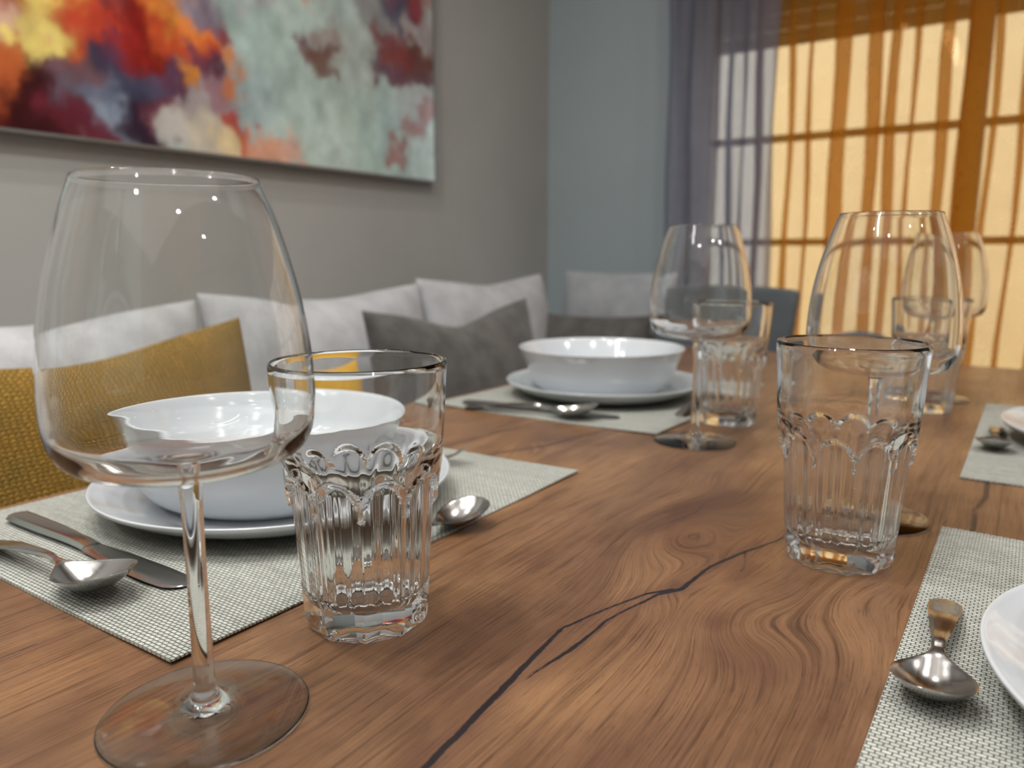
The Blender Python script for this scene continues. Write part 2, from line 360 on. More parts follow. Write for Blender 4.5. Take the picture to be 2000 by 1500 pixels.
BL = [  # px, py, radius px, colour
 (20,60,60,(120,25,20)),(10,150,60,(200,90,30)),(0,230,40,(90,15,10)),(30,120,40,(215,110,40)),(60,70,26,(225,185,160)),(120,60,30,(230,205,100)),(105,100,28,(240,215,110)),(150,15,30,(215,140,50)),
 (60,20,40,(170,60,35)),(100,200,45,(60,15,20)),(80,250,40,(60,12,16)),(170,150,35,(120,80,85)),(150,80,30,(190,70,30)),(190,50,35,(200,60,25)),(230,20,32,(140,60,60)),(280,60,40,(130,20,18)),
 (260,110,40,(160,30,20)),(320,30,34,(215,95,30)),(345,60,24,(235,150,45)),(370,20,24,(225,140,45)),(330,100,34,(205,75,25)),(300,130,32,(110,20,20)),(225,140,38,(60,62,90)),(200,190,40,(110,118,140)),
 (250,200,40,(55,60,85)),(230,240,28,(140,155,175)),(290,190,36,(80,82,110)),(280,250,36,(50,35,55)),(150,240,40,(110,30,45)),(190,260,30,(100,35,55)),(325,240,26,(120,60,75)),(340,170,28,(100,60,85)),
 (400,40,30,(150,140,155)),(430,60,30,(130,110,130)),(445,90,22,(140,30,40)),(400,100,26,(230,130,40)),(365,165,16,(225,140,40)),(395,140,22,(120,60,80)),(420,160,22,(100,55,75)),(460,140,20,(225,130,40)),
 (455,190,16,(220,120,40)),(430,200,26,(160,120,130)),(410,120,20,(200,60,30)),(380,220,24,(170,160,160)),(355,265,24,(190,185,180)),(400,265,30,(200,190,170)),(460,260,18,(190,80,70)),(480,285,16,(210,110,80)),(520,290,20,(215,150,120)),
 (560,290,24,(225,165,140)),(440,285,20,(225,200,150)),(500,20,26,(180,170,175)),(540,10,24,(170,60,60)),(560,10,16,(210,150,60)),(600,15,20,(190,120,90)),(490,60,36,(160,185,180)),(520,110,60,(176,200,192)),
 (500,180,50,(150,172,176)),(560,200,60,(178,200,194)),(620,250,60,(180,202,194)),(600,60,50,(180,200,194)),(660,40,40,(175,195,190)),(605,105,17,(110,70,80)),(635,135,20,(115,80,70)),(650,95,18,(160,140,135)),
 (700,120,40,(180,192,186)),(680,220,60,(176,194,186)),(740,260,50,(172,200,194)),(730,60,30,(150,150,150)),(770,50,24,(90,85,105)),(785,30,20,(150,60,70)),(760,10,20,(160,120,120)),(745,105,18,(130,70,75)),(775,130,26,(140,65,60)),
 (800,125,20,(120,80,70)),(755,155,18,(110,75,90)),(800,160,20,(120,85,90)),(815,90,18,(170,160,160)),(790,210,26,(180,190,190)),(800,260,14,(170,130,125)),(775,290,14,(160,100,90)),(765,320,12,(165,110,100)),(820,310,26,(190,210,205)),
 (720,320,40,(180,205,196)),(650,320,40,(190,210,205)),(820,230,12,(165,120,115)),(-80,80,60,(180,60,30)),(-150,180,80,(90,30,40)),(-200,60,80,(220,150,60)),(100,-80,70,(200,80,40)),(300,-80,70,(150,40,40)),(500,-60,70,(180,150,140)),(700,-60,70,(170,190,185)),(-60,-60,70,(230,190,110)),(-150,-30,80,(60,60,90)),(400,-140,80,(200,120,50)),(600,-160,90,(150,160,170)),(800,-120,70,(170,100,90)),(200,-160,80,(90,30,40))]
acc = np.zeros((ny, nz_, 3)); wsum = np.zeros((ny, nz_)) + 1e-9
for (px, py, r, c) in BL:
    cy_, cz_ = pic_uv(px, py); fw = abs(pic_uv(px + 1, py)[0] - cy_); ry = r * fw * 1.0; rz = r * (pic_uv(px, py - 1)[1] - cz_)
    wgt = np.exp(-(((wy - cy_) / ry) ** 2 + ((wz - cz_) / rz) ** 2) * 1.6) ** 0.95 * (60.0 / (r + 8))
    acc += wgt[..., None] * np.array(lin(c)[:3]); wsum += wgt
bgc = np.array(lin((170, 188, 182))[:3]); rgb = (acc + 1e-3 * bgc) / (wsum + 1e-3)[..., None]
rgb *= np.clip(1 + 0.7 * fbm(yy * 26, zz * 20, 77), 0.6, 1.4)[..., None]; rgb = rgb * 0.9 + 0.1 * rgb.mean(-1, keepdims=True)
V = np.stack([np.full(yy.shape, 0.0), yy - PY0, zz - PZ0], -1).reshape(-1, 3)
F = [(i * nz_ + j, (i + 1) * nz_ + j, (i + 1) * nz_ + j + 1, i * nz_ + j + 1) for i in range(ny - 1) for j in range(nz_ - 1)]
m, nt, b = new_mat('glossy abstract painting'); va = N(nt, 'ShaderNodeVertexColor'); va.layer_name = 'paint'
nt.links.new(va.outputs[0], b.inputs['Base Color']); b.inputs['Roughness'].default_value = 0.12; b.inputs['Specular IOR Level'].default_value = 0.45; M['paint'] = m
pic = empty('painting', (XW + .028, PY0, PZ0)); tag(pic, 'large glossy abstract painting in red, orange, navy and pale mint on grey wall', 'painting')
art = mesh('artwork', V, F, M['paint'], pic)
ca = art.data.color_attributes.new('paint', 'FLOAT_COLOR', 'POINT')
ca.data.foreach_set('color', np.concatenate([np.clip(rgb, 0, 1), np.ones((ny, nz_, 1))], -1).reshape(-1))
W_, H_ = PY1 - PY0, PZ1 - PZ0
m, nt, b = new_mat('silver picture edge'); b.inputs['Base Color'].default_value = lin((140, 138, 134)); b.inputs['Metallic'].default_value = 0.6; b.inputs['Roughness'].default_value = 0.35
nt.links.new(ramp(nt, noise(nt, objco(nt), 40, 2), [(0.3, (0.3,) * 3 + (1,)), (0.7, (0.4,) * 3 + (1,))]), b.inputs['Roughness']); M['silver'] = m
boxes('frame', [(-.027, .003, -.006, 0, -.006, H_ + .006), (-.027, .003, W_, W_ + .006, -.006, H_ + .006), (-.027, .003, 0, W_, -.006, 0), (-.027, .003, 0, W_, H_, H_ + .006)], M['silver'], pic)

# ------------------------------------------------------------------ table
TX0, TX1, TY0, TY1 = -0.672, 0.292, -0.10, 1.625
tab = empty('dining_table', ((TX0 + TX1) / 2, (TY0 + TY1) / 2, 0)); tag(tab, 'brown walnut-look dining table with dark cracks and knots in its grain', 'table')
step = 0.003
gx = np.concatenate([np.arange(TX0, -.245, step), np.arange(-.245, -.07, .0013), np.linspace(-.07, TX1, 121)]); gyv = np.concatenate([np.arange(TY0, .15, step), np.arange(.15, .60, .0016), np.linspace(.60, TY1, 320)])
X, Y = np.meshgrid(gx, gyv, indexing='ij')
phi = X + 0.026 * fbm(X * 5, Y * 2.2, 21, 2) + 0.007 * fbm(X * 14, Y * 5, 25, 3)
KN = [(-.199, .515, .030, .075, .050), (-.118, .405, .028, .045, .030), (-.166, .418, .012, .030, .016), (-.215, .60, .03, .06, -.02), (-.08, .46, .03, .06, .02),
      (-.44, .70, .03, .07, .035), (-.20, .98, .04, .09, .045), (.12, .72, .03, .07, .04), (-.27, .04, .03, .08, .035), (-.02, 1.05, .03, .08, -.03), (-.10, 1.42, .04, .1, .05)]
for kx, ky, a, c, A in KN: phi = phi + A * np.exp(-(((X - kx) / a) ** 2 + ((Y - ky) / c) ** 2))
phi = phi + 0.0016 * fbm(X * 60, Y * 30, 31, 3)
knot = np.zeros_like(X)
for kx, ky, a, c, s in [(-.129, .392, .008, .013, .9), (-.166, .423, .007, .013, 1), (-.172, .400, .012, .03, .45), (-.187, .350, .010, .03, .6), (-.225, .445, .006, .015, .7), (-.205, .30, .03, .09, .35), (-.14, .30, .02, .02, .3), (-.33, .10, .03, .06, .35), (-.44, .70, .012, .03, .6), (-.10, .36, .05, .03, .45), (-.16, .35, .06, .07, .35), (-.22, .42, .05, .04, .25), (-.12, .24, .05, .06, .3), (-.27, .25, .03, .07, .3), (-.19, .60, .04, .05, .3), (-.05, .50, .03, .05, .3), (-.2, .98, .015, .04, .6), (-.26, .70, .03, .04, .3)]:
    q = (((X - kx) / a) ** 2 + ((Y - ky) / c) ** 2) * (1 + 1.2 * fbm(X * 70, Y * 30, 41, 3)); knot = np.maximum(knot, s * np.exp(-q))
CR = [([(-.176, .10), (-.182, .208), (-.190, .281), (-.196, .339), (-.187, .371), (-.176, .403), (-.165, .417)], [.0018, .0018, .0019, .0009, .0007, .0009, .0022]),
      ([(-.1845, .283), (-.181, .319), (-.180, .36), (-.170, .405), (-.161, .421), (-.158, .466), (-.148, .499), (-.133, .542), (-.11, .60)], [.0001, .0014, .0007, .0010, .0018, .0012, .0014, .0007, .0004]),
      ([(-.146, .50), (-.140, .475), (-.138, .45)], [.0003, .0002, -.0004]),
      ([(-.413, .05), (-.414, .152), (-.413, .192), (-.41, .26)], [.0002, .0003, .0003, .0]), ([(-.436, .0), (-.436, .14), (-.432, .2)], [.0001, .0002, .0]),
      ([(-.026, .58), (-.021, .646), (-.024, .69), (-.018, .735), (-.020, .78), (-.03, .9)], [.001, .0022, .0014, .0024, .002, .001]),
      ([(-.47, .56), (-.415, .68), (-.40, .76), (-.39, .9)], [.0, .0014, .0010, .0]), ([(-.503, .60), (-.495, .70), (-.473, .825)], [.0002, .0016, .0002]),
      ([(-.22, .50), (-.205, .56), (-.21, .64)], [.0, .0004, -.0003]), ([(-.2, .9), (-.19, 1.1), (-.22, 1.3)], [.0, .002, .0])]
crack = np.full(X.shape, 1.0)
wob = 0.0022 * fbm(X * 40, Y * 40, 51, 4)
for pts, ws in CR:
    for (ax, ay), (bx, by), wa, wb in zip(pts[:-1], pts[1:], ws[:-1], ws[1:]):
        dx, dy = bx - ax, by - ay; t = np.clip(((X - ax) * dx + (Y - ay) * dy) / (dx * dx + dy * dy), 0, 1)
        d = np.hypot(X + wob - ax - t * dx, Y - ay - t * dy) - (wa * (1 - t) + wb * t) * 0.78; crack = np.minimum(crack, d)
nx, nyy = X.shape
V = np.stack([X - tab.location.x, Y - tab.location.y, np.full(X.shape, TZ)], -1).reshape(-1, 3)
idx = np.arange(nx * nyy).reshape(nx, nyy)
Q = np.stack([idx[:-1, :-1], idx[1:, :-1], idx[1:, 1:], idx[:-1, 1:]], -1).reshape(-1, 4)
V = V.tolist(); F = Q.tolist()
base_i = len(V); hx, hy = (TX1 - TX0) / 2, (TY1 - TY0) / 2
V += [(-hx, -hy, TZ - .038), (hx, -hy, TZ - .038), (hx, hy, TZ - .038), (-hx, hy, TZ - .038)]
c00, c10, c11, c01 = int(idx[0, 0]), int(idx[-1, 0]), int(idx[-1, -1]), int(idx[0, -1])
F.append([base_i] + [base_i + 1] + [int(i) for i in idx[::-1, 0]])
F.append([base_i + 1, base_i + 2] + [int(i) for i in idx[-1, ::-1]])
F.append([base_i + 2, base_i + 3] + [int(i) for i in idx[:, -1]])
F.append([base_i + 3, base_i] + [int(i) for i in idx[0, :]])
F.append([base_i + 3, base_i + 2, base_i + 1, base_i])
top = mesh('tabletop', V, F, M['wood'], tab, smooth=False)
for nm, arr, ext in (('phi', phi, 0), ('along', Y, 0), ('crack', crack, 1), ('knot', knot, 0)):
    a = top.data.attributes.new(nm, 'FLOAT', 'POINT')
    ex = [float(arr[0, 0]), float(arr[-1, 0]), float(arr[-1, -1]), float(arr[0, -1])] if nm != 'crack' else [1.0] * 4
    a.data.foreach_set('value', np.concatenate([arr.reshape(-1), ex]).astype(np.float32))
for sx in (-1, 1):
    for sy in (-1, 1):
        boxes('leg', [(sx * (hx - .09) - .035, sx * (hx - .09) + .035, sy * (hy - .12) - .035, sy * (hy - .12) + .035, 0, TZ - .0385)], M['dark'], tab, .004)

# ------------------------------------------------------------------ place mats
def placemat(x0, y0, x1, y1, rz, label, seed):
    cx, cy_ = (x0 + x1) / 2, (y0 + y1) / 2; n = 24; V, F = [], []; a, c = (x1 - x0) / 2, (y1 - y0) / 2
    rnd = random.Random(seed)
    lift = {k: rnd.uniform(0.0, .0018) for k in range(4)}
    for lay in (0, 1):
        for i in range(n + 1):
            for j in range(n + 1):
                u, v = 2 * i / n - 1, 2 * j / n - 1
                q = 0.0
                for k, (su, sv) in enumerate(((-1, -1), (1, -1), (1, 1), (-1, 1))):
                    q += lift[k] * math.exp(-((u - su) ** 2 + (v - sv) ** 2) * 8)
                V.append((u * a, v * c, q + (0.0014 if lay else 0.0002)))
    m_ = n + 1; o = m_ * m_
    for i in range(n):
        for j in range(n):
            p = i * m_ + j; F.append((p + o, p + m_ + o, p + m_ + 1 + o, p + 1 + o)); F.append((p, p + 1, p + m_ + 1, p + m_))
    for i in range(n):
        F.append((i * m_, (i + 1) * m_, (i + 1) * m_ + o, i * m_ + o)); p = i * m_ + n; F.append((p, p + o, p + m_ + o, p + m_))
        F.append((i, i + o, i + 1 + o, i + 1)); p = n * m_ + i; F.append((p, p + 1, p + 1 + o, p + o))
    ob = mesh('placemat', V, F, M['mat'], None, True, 40, (cx, cy_, TZ), (0, 0, rz))
    tag(ob, label, 'placemat', 'woven grey placemats on the table'); return ob
placemat(-.660, .196, -.336, .606, 0, 'woven grey placemat under the nearest left plate, in front of the mustard cushion', 1)
placemat(-.660, .785, -.336, 1.200, 0, 'woven grey placemat under the far left plate by the charcoal cushion', 2)
placemat(-.041, .215, .285, .627, 0, 'woven grey placemat in the lower right corner under a spoon', 3)
placemat(-.041, .785, .285, 1.209, 0, 'woven grey placemat at the right edge, behind the nearer right one', 4)
MT = TZ + 0.0016

# ------------------------------------------------------------------ crockery
plate_prof = smooth_prof([(0, .0035), (.05, .0035), (.088, .0038), (.102, .0070), (.118, .0125), (.134, .0200), (.1387, .0225), (.1405, .0228), (.1410, .0215), (.1387, .0185), (.125, .0105), (.110, .0045), (.098, .0012), (.092, 0.0), (.086, 0.0008), (.04, .0012), (0, .0012)], 5)
bowl_prof = smooth_prof([(0, .005), (.05, .005), (.074, .0070), (.088, .0140), (.098, .028), (.106, .046), (.1135, .0615), (.1165, .0645), (.1180, .0645), (.1180, .0628), (.1130, .0510), (.1065, .036), (.1015, .022), (.095, .011), (.086, .0040), (.078, .0015), (.077, .0), (.073, .0), (.071, .0015), (.03, .0018), (0, .0018)], 5)
PL = [((-.5055, .402), 'white porcelain dinner plate under the nearest white bowl, behind the big wine glass'), ((-.505, .984), 'white porcelain dinner plate on the far left placemat beside the charcoal cushion'),
      ((.134, .415), 'white porcelain dinner plate cut by the right edge of the photo, near the steel spoon'), ((.122, 1.000), 'white porcelain dinner plate barely showing at the right edge, on the farther right placemat')]
BW = ['white porcelain bowl on the nearest left plate, seen through the tumbler', 'white porcelain bowl on the far left plate, left of the distant wine glass', 'white porcelain bowl on the plate at the lower right edge', 'white porcelain bowl on the farther right placemat']
p0 = lathe('dinner_plate', plate_prof, M['china'], None, 128); b0 = lathe('soup_bowl', bowl_prof, M['china'], None, 128, squ=2.05)
for i, ((x, y), lb) in enumerate(PL):
    o = p0 if i == 0 else p0.copy()
    if i: COL.objects.link(o)
    o.location = (x, y, MT); tag(o, lb, 'plate', 'dinner plates on the placemats')
    q = b0 if i == 0 else b0.copy()
    if i: COL.objects.link(q)
    dx, dy = ((-.010, .000), (-.006, .000), (.010, .0), (.01, .0))[i]
    q.location = (x + dx, y + dy, MT + .0042); q.rotation_euler = (0, 0, R(34)); tag(q, BW[i], 'bowl', 'soup bowls on the dinner plates')

# ------------------------------------------------------------------ wine glasses (bowl, stem and foot share one closed skin)
def wine_glass():
    g = empty('wine_glass')
    th = .0011
    outer = [(.0058, .1085), (.0075, .1100), (.0130, .1118), (.0255, .1128), (.0370, .1148), (.0452, .1186), (.0500, .1250), (.0520, .1335), (.0525, .1440), (.0516, .1610), (.0490, .1800), (.0447, .1985), (.0396, .2155), (.0345, .2292)]
    inner = [(r - th * (1.0 if z > .12 else 1.2), z + (0.0 if z > .13 else .0018)) for r, z in outer[2:]][::-1]
    prof = smooth_prof(outer, 6) + [(.0344, .2297), (.0340, .2299), (.0336, .2297)] + smooth_prof(inner + [(.006, .1130), (0, .1128)], 6)
    lathe('bowl', prof, M['glass'], g, 160)
    lathe('stem', smooth_prof([(.0048, .0120), (.0045, .0160), (.0044, .030), (.0042, .060), (.0043, .085), (.0045, .098), (.0050, .105), (.0058, .1085)], 6), M['glass'], g, 64)
    foot = [(0, .0010), (.02, .0007), (.040, .0001), (.0436, .0002), (.0440, .0006), (.0436, .0011), (.040, .0019), (.030, .0033), (.020, .0042), (.013, .0052), (.0088, .0070), (.0062, .0095), (.0048, .0120)]
    lathe('foot', smooth_prof(foot, 5), M['glass'], g, 128)
    return g
WG = [((-.2865, .182), 'largest clear wine glass, in the left foreground'), ((-.292, .785), 'clear wine glass beside the far left white bowl, before the grey curtain'),
      ((-.092, .627), 'clear wine glass directly behind the right-hand tumbler'), ((-.1035, 1.220), 'farthest clear wine glass, behind the distant tumbler against the amber curtain')]
g0 = wine_glass()
for i, ((x, y), lb) in enumerate(WG):
    o = g0 if i == 0 else copy_thing(g0, (0, 0, 0), 0)
    o.location = (x, y, TZ + .0002); tag(o, lb, 'wine glass', 'stemmed wine glasses')

# ------------------------------------------------------------------ faceted tumblers
def tumbler():
    NS, K = 10, 18; seg = NS * K; H = .145
    def apo(z): return .0325 + (.0375 - .0325) * min(z, .082) / .082      # apothem of the ten flats
    def cone(z): return .0385 + (.0463 - .0385) * ((z - .03) / (H - .03))
    zo = [0.0, .0006, .0018, .004, .007, .010] + list(np.linspace(.014, .064, 11)) + list(np.linspace(.066, .097, 40)) + list(np.linspace(.100, .142, 10))
    rings = []
    def ring(fn):
        rings.append([fn(2 * math.pi * k / seg) for k in range(seg)])
    def da(t): 
        w_ = 2 * math.pi / NS; return ((t + w_ / 2) % w_) - w_ / 2
    rings.append([(0.012 * math.cos(2 * math.pi * k / seg), .012 * math.sin(2 * math.pi * k / seg), .0034) for k in range(seg)])
    rings.append([(0.026 * math.cos(2 * math.pi * k / seg), .026 * math.sin(2 * math.pi * k / seg), .0018) for k in range(seg)])
    for z in zo:
        def fo(t, z=z):
            d = da(t); r = apo(z) / math.cos(d)
            if z < .006: r -= .0022 * (1 - z / .006) ** 1.3           # chamfered foot
            za = .0725 + .0175 * math.sqrt(max(1 - (d / (math.pi / NS)) ** 2, 0))   # arched shoulder over each flat
            s = min(max((z - za + .0055) / .0055, 0), 1); s = s * s * (3 - 2 * s) if s < 1 else 1
            r = r * (1 - s) + cone(z) * s
            return (r * math.cos(t), r * math.sin(t), z)
        ring(fo)
    for dr, z in ((0.0, .1435), (-.0006, .1448), (-.0013, .1452), (-.0020, .1448), (-.0024, .1435)):
        ring(lambda t, dr=dr, z=z: ((cone(.1435) + dr) * math.cos(t), (cone(.1435) + dr) * math.sin(t), z))
    zi = list(np.linspace(.140, .112, 7)) + list(np.linspace(.108, .080, 22)) + list(np.linspace(.074, .022, 12)) + [.018, .0155, .0138]
    for z in zi:
        def fi(t, z=z):
            d = da(t)
            s = 1 / (1 + math.exp((z - .088) / .004))
            flute = apo(min(z, .084)) / math.cos(d) ** 1.0 - .0046 - .0012 * math.cos(d * NS) ** 2
            r = (cone(z) - .0024) * (1 - s) + min(flute, cone(z) - .003) * s
            if z < .024: r -= .0075 * ((.024 - z) / .0102) ** 2.2
            return (r * math.cos(t), r * math.sin(t), z)
        ring(fi)
    ring(lambda t: (.014 * math.cos(t), .014 * math.sin(t), .0128))
    V = [p for rg in rings for p in rg]; F = []
    for j in range(len(rings) - 1):
        for k in range(seg):
            k2 = (k + 1) % seg; F.append((j * seg + k, j * seg + k2, (j + 1) * seg + k2, (j + 1) * seg + k))
    n = len(rings)
    F.append([k for k in range(seg)][::-1]); F.append([(n - 1) * seg + k for k in range(seg)])
    return mesh('tumbler', V, F, M['glass'], None, True, 24)
TB = [((-.293, .289), 6, 'clear faceted tumbler beside the big foreground wine glass, before the nearest bowl'), ((-.094, .528), 20, 'clear faceted tumbler standing alone on bare wood, right of centre'),
      ((-.295, .899), 3, 'clear faceted tumbler behind the distant wine glass near the far left bowl'), ((-.108, 1.12), 15, 'farthest clear faceted tumbler, before the amber curtain')]
t0 = tumbler()
for i, ((x, y), rz, lb) in enumerate(TB):
    o = t0 if i == 0 else t0.copy()
    if i: COL.objects.link(o)
    o.location = (x, y, TZ + .0002); o.rotation_euler = (0, 0, R(rz)); tag(o, lb, 'tumbler', 'faceted drinking tumblers')

# ------------------------------------------------------------------ cutlery: lofted strips along +x, thickness added
def loft(name, st, mat, parent, nc=12, sub=5, cup_pow=2.0, th=None):
    """st rows: (x, half width, z of the middle, cup height at edges, thickness)"""
    A = [np.array(s, float) for s in st]; A = [2 * A[0] - A[1]] + A + [2 * A[-1] - A[-2]]; S = []
    for i in range(1, len(A) - 2):
        for k in range(sub):
            t = k / sub
            S.append(0.5 * ((2 * A[i]) + (-A[i-1] + A[i+1]) * t + (2*A[i-1] - 5*A[i] + 4*A[i+1] - A[i+2]) * t*t + (-A[i-1] + 3*A[i] - 3*A[i+1] + A[i+2]) * t**3))
    S.append(A[-2]); V, F = [], []; m_ = 2 * (nc + 1)
    for (x, hw, z, cup, t) in S:
        hw = max(hw, .0002)
        for j in range(nc + 1):
            q = 2 * j / nc - 1; V.append((x, q * hw, z + cup * abs(q) ** cup_pow + t * 0.5 * math.sqrt(max(1 - q ** 4, 0)) ))
        for j in range(nc + 1):
            q = 1 - 2 * j / nc; V.append((x, q * hw, z + cup * abs(q) ** cup_pow - t * 0.5 * math.sqrt(max(1 - q ** 4, 0))))
    for i in range(len(S) - 1):
        for j in range(m_):
            j2 = (j + 1) % m_; F.append((i * m_ + j, (i + 1) * m_ + j, (i + 1) * m_ + j2, i * m_ + j2))
    F.append([j for j in range(m_)]); F.append([(len(S) - 1) * m_ + j for j in range(m_)][::-1])
    return mesh(name, V, F, mat, parent, True, 50)
def spoon(L=.182, bw=.0210, bl=.060):
    """origin below the middle; bowl at +x with its tip raised, handle at -x"""
    g = empty('spoon'); x1 = L / 2; x0 = x1 - bl; k = bl / .060; tl = .26
    def B(x, hw, z, cup, t): return (x0 + x * k, hw, (z + (x - .022) * tl * (1 if x > .022 else .35)) * k, cup * k, t)
    loft('bowl', [B(-.010, .0030, .0150, .0002, .0022), B(-.002, .0045, .0132, .0010, .0018), B(.007, bw * .52, .0085, .0046, .0012), B(.018, bw * .84, .0030, .0098, .0011), B(.030, bw * .99, .0006, .0118, .0010),
                  B(.042, bw * .98, .0008, .0108, .0010), B(.051, bw * .80, .0034, .0074, .0010), B(.0575, bw * .48, .0075, .0028, .0010), B(.060, .0030, .0100, .0, .0009)], M['steel'], g, 18)
    h0 = -L / 2; hl = x0 - .010 * k - h0; zn = B(-.010, 0, .0150, 0, 0)[2]
    loft('handle', [(h0, .0048, .0016, 0, .0018), (h0 + .003, .0078, .0018, 0, .0022), (h0 + hl * .12, .0084, .0028, 0, .0024), (h0 + hl * .30, .0082, .0060, 0, .0025), (h0 + hl * .55, .0068, .0105, 0, .0026), (h0 + hl * .78, .0046, zn + .0005, 0, .0028), (h0 + hl * .92, .0034, zn + .0012, .0002, .0028), (h0 + hl, .0030, zn, .0002, .0022)], M['steel'], g, 8)
    return g
def knife(L=.220):
    g = empty('knife'); h0 = -L / 2
    loft('handle', [(h0, .0030, .0030, 0, .0030), (h0 + .003, .0075, .0032, 0, .0046), (h0 + .012, .0095, .0034, 0, .0050), (h0 + .05, .0090, .0034, 0, .0052), (h0 + .090, .0072, .0033, 0, .0050), (h0 + .112, .0070, .0026, 0, .0036)], M['steel'], g, 8)
    loft('blade', [(h0 + .110, .0068, .0024, 0, .0030), (h0 + .120, .0080, .0020, 0, .0020), (h0 + .150, .0098, .0018, 0, .0016), (h0 + .185, .0108, .0018, 0, .0015), (L / 2 - .012, .0098, .0018, 0, .0014), (L / 2 - .004, .0066, .0018, 0, .0013), (L / 2, .0015, .0018, 0, .0012)], M['steel'], g, 8)
    return g
def fork(L=.195):
    g = empty('fork'); h0 = -L / 2; x1 = L / 2
    loft('handle', [(h0, .0040, .0020, 0, .0018), (h0 + .003, .0078, .0022, 0, .0022), (h0 + .012, .0100, .0035, 0, .0024), (h0 + .035, .0092, .0080, 0, .0025), (h0 + .070, .0062, .0125, 0, .0026), (h0 + .105, .0038, .0130, 0, .0026), (x1 - .070, .0046, .0080, .0002, .0022), (x1 - .062, .0090, .0055, .0010, .0018), (x1 - .050, .0122, .0030, .0016, .0016), (x1 - .044, .0124, .0022, .0016, .0015)], M['steel'], g, 10)
    for k in range(4):
        yk = (k - 1.5) * .0066
        t = loft('tine', [(x1 - .046, .0024, .0026, 0, .0018), (x1 - .030, .0020, .0030, 0, .0018), (x1 - .014, .0018, .0090, 0, .0017), (x1 - .003, .0013, .0170, 0, .0014), (x1, .0006, .0190, 0, .0010)], M['steel'], g, 6, 4)
        t.location = (0, yk, .0005 if k in (0, 3) else 0)
    return g
def put(src, first, a, b_, zoff, label, cat, group):
    """lay it with handle end at a and tip at b_"""
    rz = math.atan2(b_[1] - a[1], b_[0] - a[0]); loc = ((a[0] + b_[0]) / 2, (a[1] + b_[1]) / 2, MT + zoff)
    if first: src.location = loc; src.rotation_euler = (0, 0, rz); o = src
    else: o = copy_thing(src, loc, rz)
    tag(o, label, cat, group); return o
GC = 'steel cutlery on the placemats'
sp = spoon(); kf = knife(); fk = fork(); ds = spoon(.136, .0178, .047)
put(kf, True, (-.622, .252), (-.414, .251), 0, 'steel table knife lying behind the large spoon on the nearest left placemat', 'knife', GC)
put(kf, False, (-.622, .808), (-.412, .838), 0, 'steel table knife on the far left placemat, beside the distant plate', 'knife', GC)
put(sp, True, (-.597, .212), (-.420, .217), 0, 'large steel spoon at the left edge, its bowl over the knife blade', 'spoon', GC)
put(sp, False, (-.604, .788), (-.428, .812), 0, 'steel spoon beside the knife on the far left placemat', 'spoon', GC)
put(ds, True, (-.346, .318), (-.336, .456), 0, 'steel dessert spoon with its bowl just right of the foreground tumbler', 'spoon', GC)
put(ds, False, (-.352, .890), (-.346, 1.028), 0, 'steel dessert spoon mostly hidden behind the distant wine glass', 'spoon', GC)
put(ds, False, (-.026, .486), (-.021, .348), 0, 'steel spoon lying alone on the lower right placemat', 'spoon', GC)
put(ds, False, (-.022, 1.030), (-.020, .892), 0, 'steel spoon on the farther right placemat, black bowl towards the viewer', 'spoon', GC)
put(fk, True, (-.625, .530), (-.433, .564), 0, 'steel fork, tips showing just right of the foreground tumbler', 'fork', GC)

# ------------------------------------------------------------------ cushions and sofa
def pillow(name, Wd, Hd, T, mat, parent=None, ear=0.10, sag=0.0, p=2.4, n=28, seed=0, wr=0.004):
    rnd = random.Random(seed); ph_ = [rnd.uniform(0, 6.28) for _ in range(6)]; V, F, UV = [], [], []
    for side in (1, -1):
        for i in range(n + 1):
            for j in range(n + 1):
                u, v = math.sin((i / n - .5) * math.pi), math.sin((j / n - .5) * math.pi)
                uu = u * (1 - ear * (1 - v * v) * abs(u)); vv = v * (1 - ear * (1 - u * u) * abs(v))
                if v > 0: vv -= sag * v * (math.exp(-(u / .45) ** 2)) * 2 / Hd
                t = T / 2 * (max(1 - abs(u) ** p, 0) * max(1 - abs(v) ** p, 0)) ** 0.5
                t += wr * math.sin(5 * u + ph_[0] + 2 * v) * math.sin(4 * v + ph_[1]) * (1 - u * u) * (1 - v * v)
                V.append((side * (t + .0004 * (1 - 0)), uu * Wd / 2, vv * Hd / 2 + Hd / 2)); UV.append((u * .5 + .5, v * .5 + .5))
    m_ = n + 1; o = m_ * m_
    for i in range(n):
        for j in range(n):
            a = i * m_ + j; F.append((a, a + m_, a + m_ + 1, a + 1)); F.append((a + o, a + 1 + o, a + m_ + 1 + o, a + m_ + o))
    for i in range(n):
        F.append((i * m_, i * m_ + o, (i + 1) * m_ + o, (i + 1) * m_)); a = i * m_ + n; F.append((a, a + m_, a + m_ + o, a + o))
        F.append((i, i + 1, i + 1 + o, i + o)); a = n * m_ + i; F.append((a, a + o, a + 1 + o, a + 1))
    ob = mesh(name, V, F, mat, parent)
    uvl = ob.data.uv_layers.new(name='UVMap'); li = np.empty(len(ob.data.loops), int); ob.data.loops.foreach_get('vertex_index', li)
    uvl.data.foreach_set('uv', np.array(UV)[li].reshape(-1)); return ob
def place(o, x, y, z, tilt, rz): o.rotation_euler = (0, tilt, rz); o.location = (x, y, z)

